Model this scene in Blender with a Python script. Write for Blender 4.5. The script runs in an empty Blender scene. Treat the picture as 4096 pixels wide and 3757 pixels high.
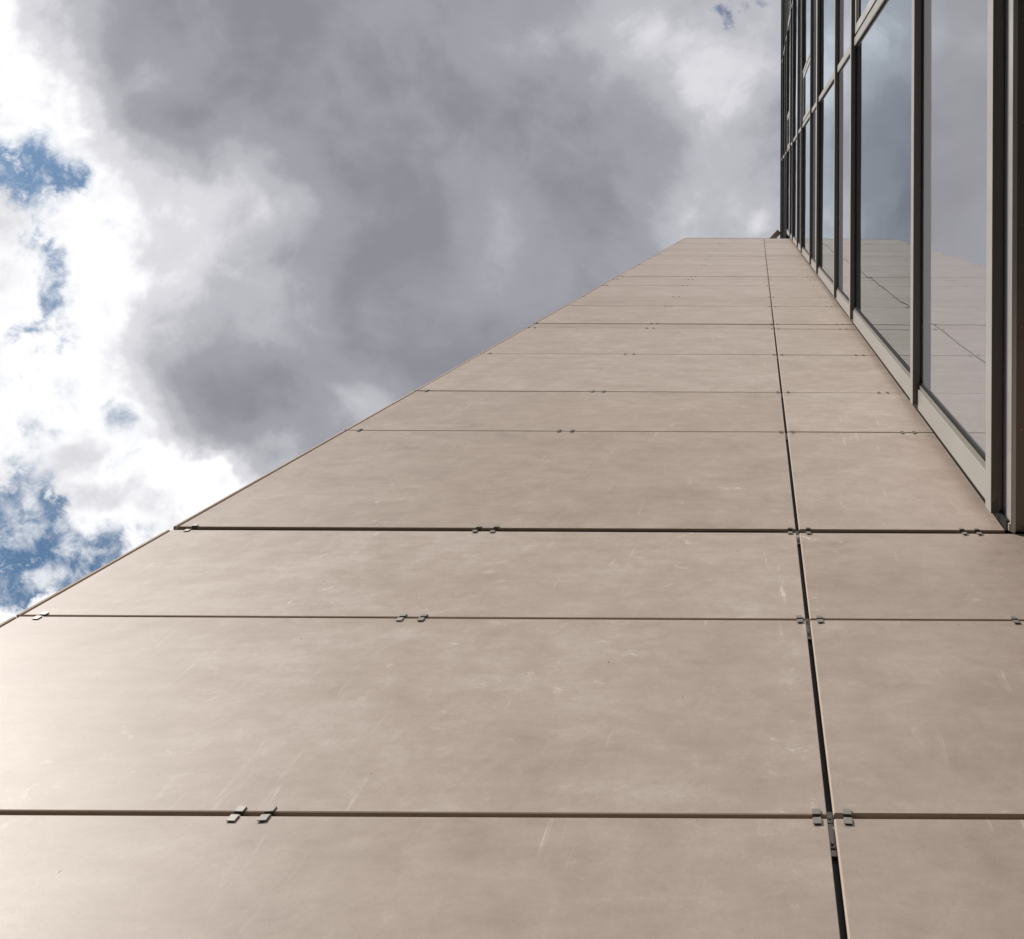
import bpy, bmesh, math, random
from mathutils import Vector, Matrix
random.seed(7)
S = bpy.context.scene
COL = S.collection

# ------------------------------------------------------------------ camera
EYE = 1.6                                   # lens height above the ground
cam_d = bpy.data.cameras.new("camera"); cam = bpy.data.objects.new("camera", cam_d)
COL.objects.link(cam)
cam.location = (0, 0, EYE); cam.rotation_euler = (Matrix.Rotation(math.pi, 4, 'X') @ Matrix.Rotation(0.0045, 4, 'Z')).to_euler()   # looking straight up, a touch of roll
cam_d.sensor_fit = 'HORIZONTAL'; cam_d.sensor_width = 36
cam_d.lens = 36 * 1900 / 4096
cam_d.shift_x = (2048 - 3036) / 4096
cam_d.shift_y = -(1878.5 - 785) / 4096
cam_d.clip_start = 0.05; cam_d.clip_end = 5000
S.camera = cam

# ------------------------------------------------------------------ sun
SUN = Vector((-1.0, -0.82, 0.43)).normalized()          # towards the sun
ELEV = math.asin(SUN.z); AZ = math.atan2(SUN.x, SUN.y)
sd = bpy.data.lights.new("sun", 'SUN'); sd.energy = 4.0; sd.angle = math.radians(0.53); sd.color = (1.0, 0.955, 0.90)
so = bpy.data.objects.new("sun", sd); COL.objects.link(so)
so.rotation_euler = (-SUN).to_track_quat('-Z', 'Y').to_euler(); so.location = (-20, -20, 30)

S.view_settings.view_transform = 'Standard'; S.view_settings.look = 'None'
S.view_settings.exposure = 0.0; S.view_settings.gamma = 1.0; S.view_settings.use_curve_mapping = False

# ------------------------------------------------------------------ node helper
class NT:
    def __init__(s, tree): s.t = tree; s.n = tree.nodes; s.l = tree.links
    def new(s, typ, **kw):
        n = s.n.new(typ)
        for k, v in kw.items(): setattr(n, k, v)
        return n
    def put(s, sock, v):
        if isinstance(v, bpy.types.NodeSocket): s.l.new(v, sock)
        else: sock.default_value = v
    def m(s, op, a, b=0.0, c=0.0, clamp=False):
        n = s.new('ShaderNodeMath', operation=op, use_clamp=clamp)
        s.put(n.inputs[0], a); s.put(n.inputs[1], b)
        if len(n.inputs) > 2: s.put(n.inputs[2], c)
        return n.outputs[0]
    def ss(s, v, a, b, lo=0.0, hi=1.0):
        n = s.new('ShaderNodeMapRange', interpolation_type='SMOOTHSTEP')
        s.put(n.inputs['Value'], v); s.put(n.inputs['From Min'], a); s.put(n.inputs['From Max'], b)
        s.put(n.inputs['To Min'], lo); s.put(n.inputs['To Max'], hi)
        return n.outputs[0]
    def lin(s, v, a, b, lo, hi):
        n = s.new('ShaderNodeMapRange')
        s.put(n.inputs['Value'], v)
        for k, q in (('From Min', a), ('From Max', b), ('To Min', lo), ('To Max', hi)): s.put(n.inputs[k], q)
        return n.outputs[0]
    def vm(s, op, a, b=(0, 0, 0)):
        n = s.new('ShaderNodeVectorMath', operation=op); s.put(n.inputs[0], a); s.put(n.inputs[1], b)
        return n.outputs[0]
    def xyz(s, x, y, z):
        n = s.new('ShaderNodeCombineXYZ')
        for i, v in enumerate((x, y, z)): s.put(n.inputs[i], v)
        return n.outputs[0]
    def sep(s, v):
        n = s.new('ShaderNodeSeparateXYZ'); s.put(n.inputs[0], v); return n.outputs
    def noise(s, vec, scale, detail=4, rough=0.55, w=None, dist=0.0):
        n = s.new('ShaderNodeTexNoise', noise_dimensions='3D' if w is None else '4D')
        s.put(n.inputs['Vector'], vec)
        if w is not None: s.put(n.inputs['W'], w)
        n.inputs['Scale'].default_value = scale; n.inputs['Detail'].default_value = detail
        n.inputs['Roughness'].default_value = rough; n.inputs['Distortion'].default_value = dist
        return n.outputs['Fac'] if 'Fac' in n.outputs else n.outputs[0]
    def ramp(s, f, stops, interp='LINEAR'):
        n = s.new('ShaderNodeValToRGB'); s.put(n.inputs[0], f); r = n.color_ramp; r.interpolation = interp
        while len(r.elements) < len(stops): r.elements.new(0.5)
        for e, (p, c) in zip(r.elements, stops):
            e.position = p; e.color = (c, c, c, 1) if isinstance(c, (int, float)) else (*c, 1)
        return n.outputs[0]
    def mix(s, f, a, b, blend='MIX'):
        n = s.new('ShaderNodeMix', data_type='RGBA', blend_type=blend)
        s.put(n.inputs[0], f)
        for i, v in ((6, a), (7, b)):
            s.put(n.inputs[i], v if isinstance(v, bpy.types.NodeSocket) else (*v, 1))
        return n.outputs[2]

# ------------------------------------------------------------------ sky: Nishita blue behind a deck of broken cloud
w = bpy.data.worlds.new("World"); S.world = w; w.use_nodes = True
N = NT(w.node_tree); N.n.clear()
out = N.new('ShaderNodeOutputWorld'); bg = N.new('ShaderNodeBackground'); N.l.new(bg.outputs[0], out.inputs[0])
bg.inputs['Strength'].default_value = 0.1
sky = N.new('ShaderNodeTexSky', sky_type='NISHITA', sun_disc=False)
sky.sun_elevation = ELEV; sky.sun_rotation = AZ; sky.air_density = 1.0; sky.dust_density = 0.6; sky.ozone_density = 1.5
geo = N.new('ShaderNodeNewGeometry')
tc = N.new('ShaderNodeTexCoord')
d = N.sep(tc.outputs['Generated'])
dz = N.m('MAXIMUM', d[2], 0.16)
# a flat cloud layer overhead: ground-plan coordinates of the point where the view ray meets it
gx = N.m('ADD', N.m('MULTIPLY', N.m('DIVIDE', d[0], dz), 1.9), 3.036)
gy = N.m('ADD', N.m('MULTIPLY', N.m('DIVIDE', d[1], dz), 1.9), 0.785)
g0 = N.xyz(gx, gy, 0.0)
wn1 = N.noise(N.vm('ADD', g0, (3.1, 0.4, 5.2)), 2.2, 5, 0.55)
wn2 = N.noise(N.vm('ADD', g0, (9.7, 6.1, 1.3)), 2.2, 5, 0.55)
cx = N.m('ADD', gx, N.m('MULTIPLY', N.m('SUBTRACT', wn1, 0.5), 0.50))
cy = N.m('ADD', gy, N.m('MULTIPLY', N.m('SUBTRACT', wn2, 0.5), 0.50))
def blob(x, y, rx, ry, amp, rot=0.0, X=cx, Y=cy):
    dx = N.m('SUBTRACT', X, x); dy = N.m('SUBTRACT', Y, y)
    c, s_ = math.cos(rot), math.sin(rot)
    ux = N.m('ADD', N.m('MULTIPLY', dx, c / rx), N.m('MULTIPLY', dy, s_ / rx))
    uy = N.m('ADD', N.m('MULTIPLY', dx, -s_ / ry), N.m('MULTIPLY', dy, c / ry))
    r2 = N.m('ADD', N.m('MULTIPLY', ux, ux), N.m('MULTIPLY', uy, uy))
    return N.m('MULTIPLY', N.m('EXPONENT', N.m('MULTIPLY', r2, -1.0)), amp)
def total(lst):
    a = lst[0]
    for b in lst[1:]: a = N.m('ADD', a, b)
    return a
# edge of the thick deck (grey) against the broken sunlit part
edge = N.ramp(N.m('DIVIDE', cy, 2.6, clamp=True),
              [(0.0, 0.10), (0.08, 0.10), (0.19, 0.32), (0.29, 0.55), (0.40, 0.62), (0.55, 0.52), (0.70, 0.62), (0.78, 1.0), (1.0, 1.3)], 'LINEAR')
u = N.m('SUBTRACT', cx, edge)
deck = N.ss(u, -0.22, 0.42)
soft = N.noise(g0, 1.5, 6, 0.5, dist=0.5)
fine = N.noise(N.vm('ADD', g0, (1.7, 2.2, 0.3)), 4.6, 10, 0.62, dist=0.35)
thick = total([
    N.m('MULTIPLY', deck, 0.52), 0.30,
    N.m('MULTIPLY', N.m('SUBTRACT', soft, 0.5), 0.90),
    # lighter openings in the deck
    blob(2.40, 0.10, 0.36, 0.24, -0.24), blob(2.90, 0.34, 0.28, 0.40, -0.27), blob(2.72, 0.86, 0.20, 0.13, -0.20, -0.6),
    blob(2.75, 0.25, 0.50, 0.45, -0.10), blob(2.02, 0.95, 0.16, 0.22, -0.05, 0.4), blob(1.00, 0.80, 0.30, 0.20, -0.26, 0.5), blob(0.85, 1.35, 0.22, 0.16, -0.14), blob(0.62, 0.33, 0.16, 0.09, -0.12, 0.4),
    blob(1.05, 1.15, 0.30, 0.16, -0.22, 0.5), blob(1.40, 1.62, 0.14, 0.14, -0.22), blob(1.00, 1.92, 0.26, 0.13, -0.34, -0.4),
    blob(3.05, 0.90, 0.13, 0.12, -0.22),
    # darker bellies
    blob(1.50, 0.45, 0.65, 0.40, 0.15), blob(1.80, 1.30, 0.45, 0.34, 0.13, 0.6), blob(0.95, 1.62, 0.36, 0.20, 0.06, 0.3),
    blob(1.30, 1.50, 0.20, 0.15, 0.10), blob(0.55, 0.05, 0.40, 0.25, 0.12), blob(0.50, 2.02, 0.20, 0.09, 0.14),
    blob(2.45, 0.75, 0.25, 0.40, 0.06),
])
hw1 = N.noise(N.vm('ADD', g0, (2.1, 7.4, 3.2)), 6.0, 6, 0.6)
hw2 = N.noise(N.vm('ADD', g0, (5.7, 1.1, 8.3)), 6.0, 6, 0.6)
hx = N.m('ADD', gx, N.m('MULTIPLY', N.m('SUBTRACT', hw1, 0.5), 0.34))
hy = N.m('ADD', gy, N.m('MULTIPLY', N.m('SUBTRACT', hw2, 0.5), 0.34))
hole_mask = total([
    blob(0.01, 0.68, 0.20, 0.12, -0.62, X=hx, Y=hy), blob(0.22, 0.73, 0.11, 0.05, -0.50, 0.3, X=hx, Y=hy),
    blob(0.16, 0.97, 0.08, 0.11, -0.36, X=hx, Y=hy), blob(0.21, 1.15, 0.06, 0.16, -0.36, 0.25, X=hx, Y=hy),
    blob(0.20, 1.31, 0.06, 0.05, -0.26, X=hx, Y=hy), blob(0.09, 1.33, 0.05, 0.04, -0.24, X=hx, Y=hy),
    blob(0.26, 1.38, 0.05, 0.04, -0.20, X=hx, Y=hy), blob(0.45, 1.69, 0.12, 0.08, -0.08, -0.6, X=hx, Y=hy),
    blob(0.17, 1.74, 0.07, 0.05, -0.16, X=hx, Y=hy),
    blob(0.03, 2.16, 0.25, 0.20, -0.76, X=hx, Y=hy), blob(0.33, 2.26, 0.28, 0.09, -0.46, -0.3, X=hx, Y=hy),
    blob(0.05, 2.42, 0.30, 0.06, -0.40, -0.4, X=hx, Y=hy), blob(0.20, 2.00, 0.08, 0.14, -0.30, X=hx, Y=hy),
    blob(2.91, 0.06, 0.060, 0.045, -0.55, X=hx, Y=hy), blob(3.03, 0.01, 0.08, 0.06, -0.42, X=hx, Y=hy),
    blob(3.02, 0.545, 0.05, 0.035, -0.46, X=hx, Y=hy), blob(3.05, 0.41, 0.05, 0.03, -0.22, X=hx, Y=hy),
])
ragged = N.noise(N.vm('ADD', g0, (4.7, 8.2, 2.3)), 7.5, 9, 0.63, dist=0.3)
holes = N.m('MULTIPLY', hole_mask, N.m('ADD', 1.15, N.m('MULTIPLY', N.m('SUBTRACT', ragged, 0.5), 5.0)))
cover = total([thick, holes, N.m('MULTIPLY', N.m('SUBTRACT', fine, 0.52), N.ss(deck, 0.0, 0.9, 1.35, 0.14))])
alpha = N.ss(cover, -0.28, 0.24)
alpha = N.m('ADD', alpha, N.m('MULTIPLY', N.m('SUBTRACT', 1.0, alpha), N.ss(ragged, 0.44, 0.74, 0.0, 0.75)))
body = N.m('ADD', thick, N.m('MULTIPLY', N.m('SUBTRACT', fine, 0.5), N.ss(deck, 0.0, 1.0, 0.26, 0.26)))
lum = N.ramp(body, [(0.0, (10.8, 10.8, 10.9)), (0.30, (10.2, 10.2, 10.4)), (0.43, (7.2, 7.2, 7.6)), (0.60, (4.95, 4.95, 5.4)),
                    (0.78, (3.55, 3.55, 3.95)), (1.0, (2.7, 2.7, 3.08))], 'EASE')
blue = N.mix(1.0, sky.outputs[0], (0.98, 1.12, 1.18), 'MULTIPLY')
skycol = N.mix(alpha, blue, lum)
hz = N.ss(d[2], 0.02, 0.30)
skycol = N.mix(hz, (5.0, 5.1, 5.4), skycol)
N.l.new(skycol, bg.inputs['Color'])

# ------------------------------------------------------------------ materials
def mat(name):
    m = bpy.data.materials.new(name); m.use_nodes = True
    n = NT(m.node_tree); p = m.node_tree.nodes['Principled BSDF']
    return m, n, p
def bump(n, p, h, strength, dist):
    b = n.new('ShaderNodeBump'); b.inputs['Strength'].default_value = strength; b.inputs['Distance'].default_value = dist
    n.put(b.inputs['Height'], h); n.l.new(b.outputs[0], p.inputs['Normal'])

def stone_mat():
    m, n, p = mat("cement_look_tile")
    tc = n.new('ShaderNodeTexCoord'); oi = n.new('ShaderNodeObjectInfo')
    w_ = n.m('MULTIPLY', oi.outputs['Random'], 40.0)
    o = tc.outputs['Object']
    cloud = n.noise(n.vm('MULTIPLY', o, (0.9, 1, 2.2)), 2.2, 9, 0.68, w_, 0.4)
    streak = n.noise(n.vm('MULTIPLY', o, (1.6, 1, 11.0)), 2.6, 8, 0.68, w_, 0.3)
    fleck = n.noise(n.vm('MULTIPLY', o, (1.0, 1, 2.2)), 12.0, 8, 0.70, w_, 0.6)
    trow = n.noise(n.vm('MULTIPLY', o, (9.0, 1, 1.6)), 3.0, 5, 0.6, w_, 0.5)
    patch = n.noise(o, 1.6, 2, 0.5, n.m('ADD', w_, 3.0))
    v = n.m('ADD', n.m('MULTIPLY', n.m('SUBTRACT', cloud, 0.5), 0.80), n.m('MULTIPLY', n.m('SUBTRACT', streak, 0.5), 0.50))
    mott = n.noise(n.vm('MULTIPLY', o, (1.0, 1, 1.9)), 8.0, 11, 0.80, n.m('ADD', w_, 5.0), 0.3)
    v = n.m('ADD', v, n.m('MULTIPLY', n.m('SUBTRACT', mott, 0.5), 0.82))
    v = n.m('ADD', v, n.m('MULTIPLY', n.ss(fleck, 0.56, 0.76), n.m('MULTIPLY', n.ss(patch, 0.38, 0.66), 0.70)))
    v = n.m('ADD', v, n.m('MULTIPLY', n.ss(trow, 0.60, 0.78), n.m('MULTIPLY', n.ss(patch, 0.58, 0.42), 0.52)))
    # trowel scratches: thin curved light lines in a few places
    sc = n.noise(n.vm('MULTIPLY', o, (1.0, 1, 1.5)), 2.4, 2, 0.5, n.m('ADD', w_, 9.0), 1.2)
    line = n.ss(n.m('ABSOLUTE', n.m('SUBTRACT', sc, 0.5)), 0.0045, 0.0)
    lmask = n.m('MULTIPLY', n.ss(n.noise(o, 5.0, 3, 0.6, w_), 0.56, 0.66), 0.12)
    v = n.m('ADD', v, n.m('MULTIPLY', line, lmask))
    grain = n.noise(o, 160.0, 3, 0.7)
    v = n.m('ADD', v, n.m('MULTIPLY', n.m('SUBTRACT', grain, 0.5), 0.26))
    v = n.m('ADD', v, n.m('MULTIPLY', n.m('SUBTRACT', oi.outputs['Random'], 0.5), 0.16))
    col = n.ramp(n.m('ADD', v, 0.5), [(0.0, (0.225, 0.172, 0.136)), (0.35, (0.318, 0.254, 0.210)), (0.55, (0.368, 0.298, 0.250)),
                                      (0.8, (0.440, 0.374, 0.328)), (1.0, (0.55, 0.49, 0.445))])
    # specks of dirt
    vo = n.new('ShaderNodeTexVoronoi', feature='F1'); n.put(vo.inputs['Vector'], n.vm('ADD', o, (0.3, 0, 0.7))); vo.inputs['Scale'].default_value = 13.0
    speck = n.m('MULTIPLY', n.ss(n.m('ADD', vo.outputs['Distance'], n.m('MULTIPLY', fleck, 0.06)), 0.075, 0.05),
                n.ss(n.noise(o, 7.0, 2, 0.5, w_), 0.53, 0.62))
    col = n.mix(n.m('MULTIPLY', speck, 0.75), col, (0.10, 0.07, 0.05))
    n.l.new(col, p.inputs['Base Color'])
    n.put(p.inputs['Roughness'], n.lin(mott, 0.3, 0.7, 0.42, 0.50))
    p.inputs['Specular IOR Level'].default_value = 0.5
    bump(n, p, n.m('ADD', n.m('MULTIPLY', grain, 0.15), n.m('MULTIPLY', mott, 0.6)), 0.18, 0.002)
    return m
STONE = stone_mat()

def edge_mat():
    m, n, p = mat("tile_raw_edge")
    tc = n.new('ShaderNodeTexCoord')
    g = n.noise(n.vm('MULTIPLY', tc.outputs['Object'], (60, 60, 60)), 1.0, 4, 0.7)
    n.l.new(n.mix(g, (0.37, 0.285, 0.215), (0.46, 0.375, 0.30)), p.inputs['Base Color']); p.inputs['Roughness'].default_value = 0.8
    return m
EDGE = edge_mat()

def metal_paint(name, c0, c1, rough=0.45, metallic=0.0, dirt=0.25):
    m, n, p = mat(name)
    tc = n.new('ShaderNodeTexCoord'); oi = n.new('ShaderNodeObjectInfo'); o = tc.outputs['Object']
    a = n.noise(n.vm('MULTIPLY', o, (3, 1.2, 1.2)), 2.5, 6, 0.6, n.m('MULTIPLY', oi.outputs['Random'], 30.0))
    b = n.noise(o, 45.0, 4, 0.65)
    col = n.mix(a, c0, c1)
    sp = n.m('MULTIPLY', n.ss(b, 0.64, 0.74), dirt)
    col = n.mix(sp, col, (0.07, 0.045, 0.03))
    n.l.new(col, p.inputs['Base Color']); p.inputs['Metallic'].default_value = metallic
    n.put(p.inputs['Roughness'], n.lin(a, 0.3, 0.7, rough - 0.06, rough + 0.08))
    return m
FRAME = metal_paint("champagne_grey_powder_coat", (0.36, 0.345, 0.32), (0.42, 0.405, 0.38), 0.42, 0.25)
SASH = metal_paint("sash_powder_coat", (0.50, 0.49, 0.47), (0.58, 0.57, 0.55), 0.40, 0.6, 0.1)
UNDERSHADE = metal_paint("dark_underside_shade", (0.062, 0.052, 0.044), (0.090, 0.078, 0.068), 0.5)  # brown darkened to hold the underside shade of caps and clips
CLIP = metal_paint("clip_steel", (0.20, 0.19, 0.165), (0.32, 0.30, 0.27), 0.45, 0.35, 0.45)
SOFFIT = metal_paint("bronze_soffit_sheet", (0.15, 0.125, 0.10), (0.21, 0.18, 0.15), 0.35, 0.4, 0.5)
DARK = metal_paint("dark_rail", (0.012, 0.011, 0.011), (0.022, 0.020, 0.019), 0.6, 0, 0.0)
BRACKET = metal_paint("galvanised_bracket", (0.22, 0.20, 0.18), (0.36, 0.34, 0.31), 0.5, 0.3, 0.6)
SCREW = metal_paint("screw_steel", (0.25, 0.2, 0.15), (0.4, 0.34, 0.28), 0.4, 0.7, 0.5)
RUBBER = metal_paint("rubber_gasket", (0.008, 0.008, 0.008), (0.016, 0.016, 0.016), 0.55, 0, 0.0)
BACK = metal_paint("insulated_backing", (0.05, 0.05, 0.05), (0.09, 0.085, 0.08), 0.9, 0, 0.0)
BEAM = metal_paint("weathered_brown_board", (0.36, 0.28, 0.19), (0.50, 0.40, 0.28), 0.7, 0, 0.5)

def glass(name, base, tint, f0, f1, dust, wav):
    """coated glazing: a mirror-like coat over an opaque dark backing; reflection grows towards grazing view"""
    m, n, p = mat(name)
    tc = n.new('ShaderNodeTexCoord'); oi = n.new('ShaderNodeObjectInfo'); o = tc.outputs['Object']
    wv = n.noise(n.vm('MULTIPLY', o, (1, 0.55, 0.9)), 1.1, 2, 0.45, n.m('MULTIPLY', oi.outputs['Random'], 25.0))
    g = n.noise(o, 3.0, 5, 0.6)
    col = n.mix(n.m('MULTIPLY', n.ss(g, 0.35, 0.75), dust), base, (0.30, 0.28, 0.26))
    n.l.new(col, p.inputs['Base Color']); p.inputs['Roughness'].default_value = 0.5
    p.inputs['Specular IOR Level'].default_value = 0.0
    gl = n.new('ShaderNodeBsdfGlossy'); gl.inputs['Roughness'].default_value = 0.0
    gl.inputs['Color'].default_value = (*tint, 1)
    lw = n.new('ShaderNodeLayerWeight'); lw.inputs['Blend'].default_value = 0.5
    f = n.lin(n.m('POWER', lw.outputs['Facing'], 2.0), 0.0, 1.0, f0, f1)
    mx = n.new('ShaderNodeMixShader'); n.put(mx.inputs[0], f)
    n.l.new(p.outputs[0], mx.inputs[1]); n.l.new(gl.outputs[0], mx.inputs[2])
    bn = n.new('ShaderNodeBump'); bn.inputs['Strength'].default_value = wav; bn.inputs['Distance'].default_value = 0.01
    n.put(bn.inputs['Height'], wv); n.l.new(bn.outputs[0], gl.inputs['Normal'])
    n.l.new(mx.outputs[0], m.node_tree.nodes['Material Output'].inputs['Surface'])
    return m
VISION = glass("tinted_vision_glass", (0.012, 0.016, 0.018), (0.84, 0.93, 0.98), 0.45, 1.0, 0.03, 0.55)
SPANDREL = glass("enamelled_spandrel_glass", (0.255, 0.258, 0.285), (0.94, 0.97, 1.0), 0.26, 0.95, 0.10, 0.5)

def ground_mat():
    m, n, p = mat("asphalt")
    tc = n.new('ShaderNodeTexCoord'); o = tc.outputs['Object']
    a = n.noise(o, 0.4, 5, 0.6); b = n.noise(o, 90, 3, 0.7)
    n.l.new(n.mix(n.m('ADD', n.m('MULTIPLY', a, 0.5), n.m('MULTIPLY', b, 0.5)), (0.030, 0.029, 0.028), (0.075, 0.072, 0.068)), p.inputs['Base Color'])
    p.inputs['Roughness'].default_value = 0.9
    bump(n, p, b, 0.4, 0.005)
    return m
GROUND = ground_mat()

def web_mat():
    m, n, p = mat("spider_silk"); p.inputs['Base Color'].default_value = (0.62, 0.56, 0.48, 1); p.inputs['Roughness'].default_value = 0.6
    p.inputs['Alpha'].default_value = 0.45
    return m
SILK = web_mat()

# ------------------------------------------------------------------ object helpers
def link(name, me, parent=None, loc=(0, 0, 0)):
    o = bpy.data.objects.new(name, me); COL.objects.link(o); o.location = loc
    if parent: o.parent = parent
    return o
def thing(name, label, cat, loc=(0, 0, 0), kind=None):
    o = bpy.data.objects.new(name, None); COL.objects.link(o); o.location = loc
    o['label'] = label; o['category'] = cat
    return o
def add_box(bm, x0, x1, y0, y1, z0, z1, mi=0):
    v = [bm.verts.new(c) for c in ((x0, y0, z0), (x1, y0, z0), (x1, y1, z0), (x0, y1, z0), (x0, y0, z1), (x1, y0, z1), (x1, y1, z1), (x0, y1, z1))]
    for f in ((0, 3, 2, 1), (4, 5, 6, 7), (0, 1, 5, 4), (1, 2, 6, 5), (2, 3, 7, 6), (3, 0, 4, 7)):
        q = bm.faces.new([v[i] for i in f]); q.material_index = mi
def mesh_of(bm, mats, bev=0.0):
    if bev > 0:
        bmesh.ops.bevel(bm, geom=list(bm.edges), offset=bev, segments=1, affect='EDGES', profile=0.5)
    bm.normal_update()
    me = bpy.data.meshes.new("mesh"); bm.to_mesh(me); bm.free()
    for m in mats: me.materials.append(m)
    return me
def box(name, x0, x1, y0, y1, z0, z1, m, parent=None, bev=0.0):
    """a box whose origin is its own centre (parent sits at the world origin)"""
    c = ((x0 + x1) / 2, (y0 + y1) / 2, (z0 + z1) / 2)
    bm = bmesh.new(); add_box(bm, x0 - c[0], x1 - c[0], y0 - c[1], y1 - c[1], z0 - c[2], z1 - c[2])
    me = mesh_of(bm, [m], bev); me.name = name
    return link(name, me, parent, c)

def Z(d_): return EYE + d_

# ------------------------------------------------------------------ ground
bm = bmesh.new(); add_box(bm, -1500, 1500, -1500, 1500, -0.5, 0.0)
g = link("ground", mesh_of(bm, [GROUND])); g['kind'] = 'structure'

# ------------------------------------------------------------------ stone clad wall
WY = 1.6                # front plane of the tiles
TH = 0.013              # tile thickness
wall = thing("tiled_building", "tall beige building side clad in large cement look tiles with small metal clips", "building")
rows = [-1.60, -0.95, 0.0, 0.62, 1.226, 1.797, 2.272, 3.224, 3.875, 4.792, 5.728, 5.931, 6.883, 7.527, 8.463, 9.088, 9.423, 10.375, 11.01, 11.95,
        12.58, 12.94, 13.81, 14.46, 15.35, 15.95, 16.30, 17.27, 17.87]
wide = {2.272: 0.024, 5.931: 0.026, 9.423: 0.024, 12.94: 0.024}
def gap(r): return wide.get(r, 0.0078)
def panel_mesh(w_, h_, cl, cr, c=0.0016):
    """tile standing in the XZ plane, front towards -Y, with arrises c (cl / cr wide on the left / right edge)"""
    bm = bmesh.new(); x, z = w_ / 2, h_ / 2
    f = [bm.verts.new(p) for p in ((-x + cl, 0, -z + c), (x - cr, 0, -z + c), (x - cr, 0, z - c), (-x + cl, 0, z - c))]
    s = [bm.verts.new(p) for p in ((-x, min(cl, 0.006), -z), (x, min(cr, 0.006), -z), (x, min(cr, 0.006), z), (-x, min(cl, 0.006), z))]
    b = [bm.verts.new(p) for p in ((-x, TH, -z), (x, TH, -z), (x, TH, z), (-x, TH, z))]
    bm.faces.new(f)
    for i in range(4):
        j = (i + 1) % 4
        q = bm.faces.new((f[i], s[i], s[j], f[j])); q.material_index = 1
        q = bm.faces.new((s[i], b[i], b[j], s[j])); q.material_index = 1
    bm.faces.new(b[::-1]).material_index = 1
    bmesh.ops.recalc_face_normals(bm, faces=bm.faces[:])
    return mesh_of(bm, [STONE, EDGE])
XL0, XL1, XR0 = -2.783, 0.183, 0.200
for i in range(len(rows) - 1):
    z0 = rows[i] + gap(rows[i]) / 2; z1 = rows[i + 1] - (gap(rows[i + 1]) / 2 if i < len(rows) - 2 else 0)
    zc, hh = Z((z0 + z1) / 2), z1 - z0
    xr1 = 1.190 if rows[i] >= 2.27 else 3.2
    for (a, b, cl, cr) in ((XL0, XL1, 0.0016, 0.0016), (XR0, xr1, 0.0040, 0.0016)):
        o = link("stone_tile", panel_mesh(b - a, hh, cl, cr), wall,
                 ((a + b) / 2, WY + random.uniform(-0.0012, 0.0012), zc + random.uniform(-0.0007, 0.0007)))
        o.rotation_euler = (random.uniform(-1, 1) * 0.0012, random.uniform(-1, 1) * 0.0005, random.uniform(-1, 1) * 0.0006)
    # return wall round the corner
    o = link("return_tile", panel_mesh(2.4, hh, 0.0016, 0.0016), wall, (-2.809 + random.uniform(-0.002, 0.001), WY + 1.2, zc))
    o.rotation_euler = (0, 0, -math.pi / 2)
# backing structure
box("backing_wall", -2.748, 9.0, WY + 0.07, 9.0, 0.0, Z(17.80), BACK, wall)
box("coping", -2.81, 1.14, WY - 0.010, WY + 0.30, Z(17.872), Z(17.915), FRAME, wall)
for x in (-2.70, -1.316, 0.1915, 1.02):
    box("support_rail", x - 0.03, x + 0.03, WY + 0.026, WY + 0.068, 0.02, Z(17.78), DARK, wall)

# clips: one mesh shared by all
def clip_mesh(gp):
    bm = bmesh.new(); hw = 0.0108
    add_box(bm, -hw, hw, -0.0040, TH + 0.004, gp / 2 - 0.0022, gp / 2 - 0.0010)           # web under the upper tile
    add_box(bm, -hw, hw, -0.0042, -0.0004, gp / 2 - 0.0009, gp / 2 + 0.0082)              # upper lip
    add_box(bm, -hw, hw, -0.0052, -0.0030, -gp / 2 - 0.0130, -gp / 2 - 0.0012)            # lower lip, bent clear of the tile
    add_box(bm, -hw, hw, -0.0029, -0.0006, -gp / 2 - 0.0034, -gp / 2 - 0.0014)
    add_box(bm, -hw, hw, -0.0006, TH + 0.004, -gp / 2 - 0.0034, -gp / 2 + 0.0010)         # web over the lower tile
    add_box(bm, -hw - 0.012, hw + 0.012, TH + 0.0045, TH + 0.0075, -0.03, 0.03)           # plate behind the tiles
    bm.normal_update()
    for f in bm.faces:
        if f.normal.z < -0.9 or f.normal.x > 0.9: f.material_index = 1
    me = mesh_of(bm, [CLIP, UNDERSHADE], 0.0); me.name = "clip"; return me
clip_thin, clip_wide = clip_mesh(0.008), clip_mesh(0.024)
bm = bmesh.new(); add_box(bm, -0.011, 0.011, 0, 0.004, -0.034, 0.036); add_box(bm, -0.009, 0.009, -0.0016, -0.0002, 0.012, 0.03)
add_box(bm, -0.009, 0.009, -0.0016, -0.0002, -0.05, -0.038)
brk_me = mesh_of(bm, [BRACKET], 0.0008); brk_me.name = "bracket"
def disc_mesh(r, t, axis, seg=10, cross=False):
    bm = bmesh.new(); res = bmesh.ops.create_cone(bm, cap_ends=True, segments=seg, radius1=r, radius2=r * 0.8, depth=t)
    me = mesh_of(bm, [SCREW]); me.name = "screw"; return me
scr_me = disc_mesh(0.0042, 0.003, 'Y')
clipx = (-2.705, -1.344, -1.262, 0.160, 0.239, 0.980, 1.058)
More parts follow.
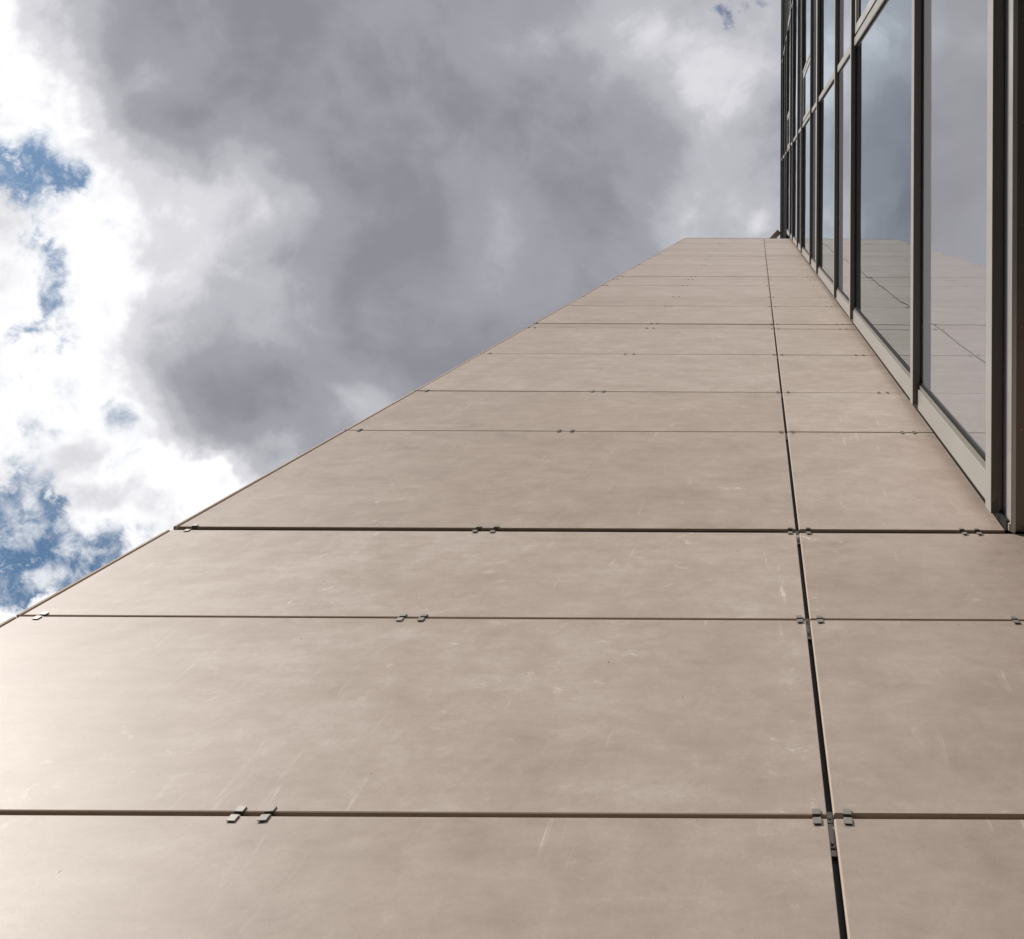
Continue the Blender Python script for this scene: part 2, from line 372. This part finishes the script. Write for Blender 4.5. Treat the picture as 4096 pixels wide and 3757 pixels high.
for r in rows[1:-1]:
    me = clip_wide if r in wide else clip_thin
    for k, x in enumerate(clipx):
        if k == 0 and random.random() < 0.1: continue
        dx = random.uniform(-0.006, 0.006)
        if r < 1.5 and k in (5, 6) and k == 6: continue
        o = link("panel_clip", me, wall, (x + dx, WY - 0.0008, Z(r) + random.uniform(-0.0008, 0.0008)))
        o.rotation_euler = (random.uniform(-0.05, 0.05), random.uniform(-0.05, 0.05), 0)
        if r == 5.792: pass
    if r > 5.0 and random.random() < 0.45:
        link("panel_clip", me, wall, (-2.769, WY - 0.0008, Z(r)))
    b = link("joint_bracket", brk_me, wall, (0.1915, WY + 0.019, Z(r) - 0.012))
    for dz_ in (0.022, -0.026):
        s_ = link("screw", scr_me, b, (0, -0.0028, dz_)); s_.rotation_euler = (math.pi / 2, 0, 0)

# ------------------------------------------------------------------ glass curtain wall
XG = 1.187; XC = 1.122; XM = 1.158
gw = thing("glass_building", "glass and grey metal building block standing at right angles to the beige tiles", "building")
caps = [2.343, 3.452, 5.829, 7.082, 9.285, 10.53, 12.78, 14.08, 16.20, 17.45, 19.78, 21.15, 23.3, 24.65]
CH = 0.056
YN = -16.0
def cap_bar(name, x0, x1, y0, y1, c):
    """bar with underside shade put into its dark body colour, and an aluminium cover strip along its front"""
    bm = bmesh.new(); cx_, cy_, cz_ = (x0 + x1) / 2, (y0 + y1) / 2, Z(c) + CH / 2
    add_box(bm, x0 + 0.0032 - cx_, x1 - cx_, y0 - cy_, y1 - cy_, -CH / 2 + 0.0004, CH / 2, 0)
    o = link(name, mesh_of(bm, [UNDERSHADE]), gw, (cx_, cy_, cz_))
    bm = bmesh.new(); add_box(bm, -0.0016, 0.0016, -(y1 - y0) / 2 - 0.0006, (y1 - y0) / 2 + 0.0006, -CH / 2 - 0.0006, CH / 2 + 0.0006)
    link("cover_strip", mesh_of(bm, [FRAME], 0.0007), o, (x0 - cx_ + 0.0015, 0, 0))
def yend(zv): return 1.508 if zv < 18.5 else 6.0
for c in caps[:-1]:
    y1 = yend(c)
    if c == caps[0]:
        cap_bar("starter_cap", 1.150, 1.206, YN, 1.560, c); continue
    cap_bar("horizontal_cap", XC, XG - 0.0125, YN, y1, c)
    box("gasket", XG - 0.0122, XG + 0.02, YN, y1, Z(c) + 0.009, Z(c) + CH - 0.009, RUBBER, gw)
MULL = [(-1.941, -1.843), (-6.98, -6.88), (-12.1, -12.0)]
SILL = (1.396, 1.538)
def mullion(y0, y1, z0, z1, xm=XM):
    box("mullion", xm, XG - 0.012, y0, y1, z0, z1, FRAME, gw, 0.001)
    bm = bmesh.new()
    c = ((XG), (y0 + y1) / 2, (z0 + z1) / 2); hz_ = (z1 - z0) / 2
    add_box(bm, -0.0116, -0.006, -(y1 - y0) / 2 + 0.012, (y1 - y0) / 2 - 0.012, -hz_, hz_, 0)
    add_box(bm, -0.0058, 0.012, -(y1 - y0) / 2 - 0.008, (y1 - y0) / 2 + 0.008, -hz_ + 0.001, hz_ - 0.001, 0)
    link("gasket", mesh_of(bm, [RUBBER]), gw, c)
def pane(name, y0, y1, z0, z1, m, x=XG, parent=None):
    c = ((x + 0.006), (y0 + y1) / 2, (z0 + z1) / 2)
    bm = bmesh.new(); add_box(bm, -0.006, 0.006, -(y1 - y0) / 2, (y1 - y0) / 2, -(z1 - z0) / 2, (z1 - z0) / 2)
    o = link(name, mesh_of(bm, [m], 0.001), parent or gw, c)
    o.rotation_euler = (0, random.uniform(-1, 1) * 0.0016, random.uniform(-1, 1) * 0.0016)
    return o
def sash(y0, y1, z0, z1):
    """opening window: frame with its own pane"""
    c = (0, (y0 + y1) / 2, (z0 + z1) / 2)
    e = bpy.data.objects.new("sash_window", None); COL.objects.link(e); e.parent = gw; e.location = c
    hy, hz_ = (y1 - y0) / 2, (z1 - z0) / 2; wf = 0.10
    bm = bmesh.new(); x0, x1 = 1.166, XG + 0.004
    add_box(bm, x0, x1, -hy, -hy + wf, -hz_, hz_); add_box(bm, x0, x1, hy - wf, hy, -hz_, hz_)
    add_box(bm, x0, x1, -hy + wf, hy - wf, -hz_, -hz_ + 0.06); add_box(bm, x0, x1, -hy + wf, hy - wf, hz_ - 0.06, hz_)
    link("frame", mesh_of(bm, [SASH], 0.001), e)
    o = pane("glass_pane", -hy + wf, hy - wf, -hz_ + 0.06, hz_ - 0.06, VISION, XG - 0.004, e); o.location = (XG - 0.004 + 0.006, 0, 0)
for i in range(len(caps) - 1):
    z0, z1 = Z(caps[i]) + CH + 0.0008, Z(caps[i + 1]) - 0.0008
    vis = i % 2 == 1
    has_sash = vis and (i // 2) % 2 == 0
    ylow = SILL if caps[i] < 18.5 else (5.85, 5.95)
    mullion(*ylow, z0, z1)
    box("glazing_bead", 1.1685, 1.1765, ylow[0] - 0.030, ylow[0] - 0.0006, z0, z1, CLIP, gw, 0.0008)
    box("glazing_bead", 1.1775, XG - 0.001, ylow[0] - 0.052, ylow[0] - 0.0312, z0, z1, RUBBER, gw, 0.0008)
    for mm in MULL: mullion(*mm, z0, z1)
    ys = [ylow[0]] + [v for mm in MULL for v in (mm[1], mm[0])] + [YN]
    for k in range(0, len(ys), 2):
        hi, lo = ys[k], ys[k + 1]
        if has_sash and k in (2, 4):
            sash(hi - 0.045 - 1.26, hi - 0.045, z0 + 0.004, z1 - 0.004)
            mullion(hi - 1.41, hi - 1.325, z0, z1); hi = hi - 1.41
        pane("glass_pane" if vis else "spandrel_pane", lo - 0.02, hi + 0.02, z0 - 0.02, z1 + 0.02, VISION if vis else SPANDREL)
# closing body of the block behind the panes
box("insulated_core", XG + 0.09, 9.0, YN, WY - 0.004, Z(2.32), Z(17.80), BACK, gw)
box("insulated_core", XG + 0.09, 9.0, YN, 6.0, Z(17.90), Z(24.62), BACK, gw)
box("roof_coping", XC - 0.012, 9.0, YN - 0.02, 6.02, Z(24.65), Z(24.85), DARK, gw)
# closing trim in the corner, dark
box("corner_gasket", XG + 0.004, XG + 0.06, 1.548, WY - 0.003, Z(2.275), Z(18.3), RUBBER, gw)
# foot of the facade: apron strip, flashing with its upright leg, soffit sheets and their screws
box("apron_strip", 1.2110, 1.2280, YN, 1.585, Z(2.264), Z(2.360), SPANDREL, gw)
bm = bmesh.new()
add_box(bm, 1.2065, 1.2105, YN, WY - 0.006, Z(2.262), Z(2.298)); add_box(bm, 1.2106, 1.2282, YN, WY - 0.006, Z(2.2602), Z(2.2618))
fl = link("flashing", mesh_of(bm, [SASH]), gw)
box("flashing_bracket", 1.198, 1.2064, 1.556, 1.590, Z(2.264), Z(2.290), SASH, gw)
for a, b in ((-16.0, -6.0), (-6.0, -1.4), (-1.398, WY - 0.004)):
    s_ = box("soffit_sheet", 1.2305, 3.2, a + 0.002, b, Z(2.266), Z(2.29), SOFFIT, gw)
    c = s_.location
    y = 1.107
    while y > a:
        if a < y < b:
            q = link("screw", scr_me, s_, (1.2545 - c.x, y - c.y, Z(2.2648) - c.z))
            q.rotation_euler = (0, 0, 0); q.scale = (1.6, 1.6, 1)
        y -= 0.4885

# ------------------------------------------------------------------ brace on the roof
bm = bmesh.new(); add_box(bm, -1.55, 1.55, -0.14, 0.14, -0.06, 0.06)
br = link("roof_brace", mesh_of(bm, [BEAM], 0.006), None, (0.02, 2.98, Z(25.0)))
br.rotation_euler = (0, 0, -math.radians(47))
br['label'] = "brown diagonal brace sticking out behind the top of the glass facade"; br['category'] = "beam"

# ------------------------------------------------------------------ cobweb in the corner under the lowest cap
def strand(bm, pts, r):
    for a, b in zip(pts[:-1], pts[1:]):
        a, b = Vector(a), Vector(b); dr = (b - a).normalized(); s1 = dr.orthogonal().normalized(); s2 = dr.cross(s1)
        ra = [bm.verts.new(a + (s1 * math.cos(t) + s2 * math.sin(t)) * r) for t in (0, 2.094, 4.189)]
        rb = [bm.verts.new(b + (s1 * math.cos(t) + s2 * math.sin(t)) * r) for t in (0, 2.094, 4.189)]
        for i in range(3): bm.faces.new((ra[i], ra[(i + 1) % 3], rb[(i + 1) % 3], rb[i]))
bm = bmesh.new()
zc = Z(2.338)
def arc(p, q, sag, n=8):
    p, q = Vector(p), Vector(q); sg = Vector(sag)
    return [tuple(p.lerp(q, t / n) + sg * (4 * (t / n) * (1 - t / n))) for t in range(n + 1)]
strand(bm, arc((1.185, 1.44, zc), (1.165, 1.585, zc - 0.004), (0.012, 0, -0.004)), 0.0004)
strand(bm, arc((1.183, 1.465, zc), (1.150, 1.492, zc), (0.002, 0.004, -0.003)), 0.0003)
strand(bm, arc((1.160, 1.44, zc), (1.163, 1.475, zc), (0.006, 0, -0.003)), 0.0003)
strand(bm, arc((1.175, 1.535, zc), (1.20, 1.57, zc - 0.01), (-0.004, 0.006, 0)), 0.0003)
strand(bm, arc((1.165, 1.46, zc - 0.004), (1.26, 1.462, zc - 0.018), (0, 0.002, -0.002)), 0.00025)
cw = link("cobweb", mesh_of(bm, [SILK])); cw['label'] = "wispy cobweb strung from the lowest metal cap to the stone corner"; cw['category'] = "cobweb"
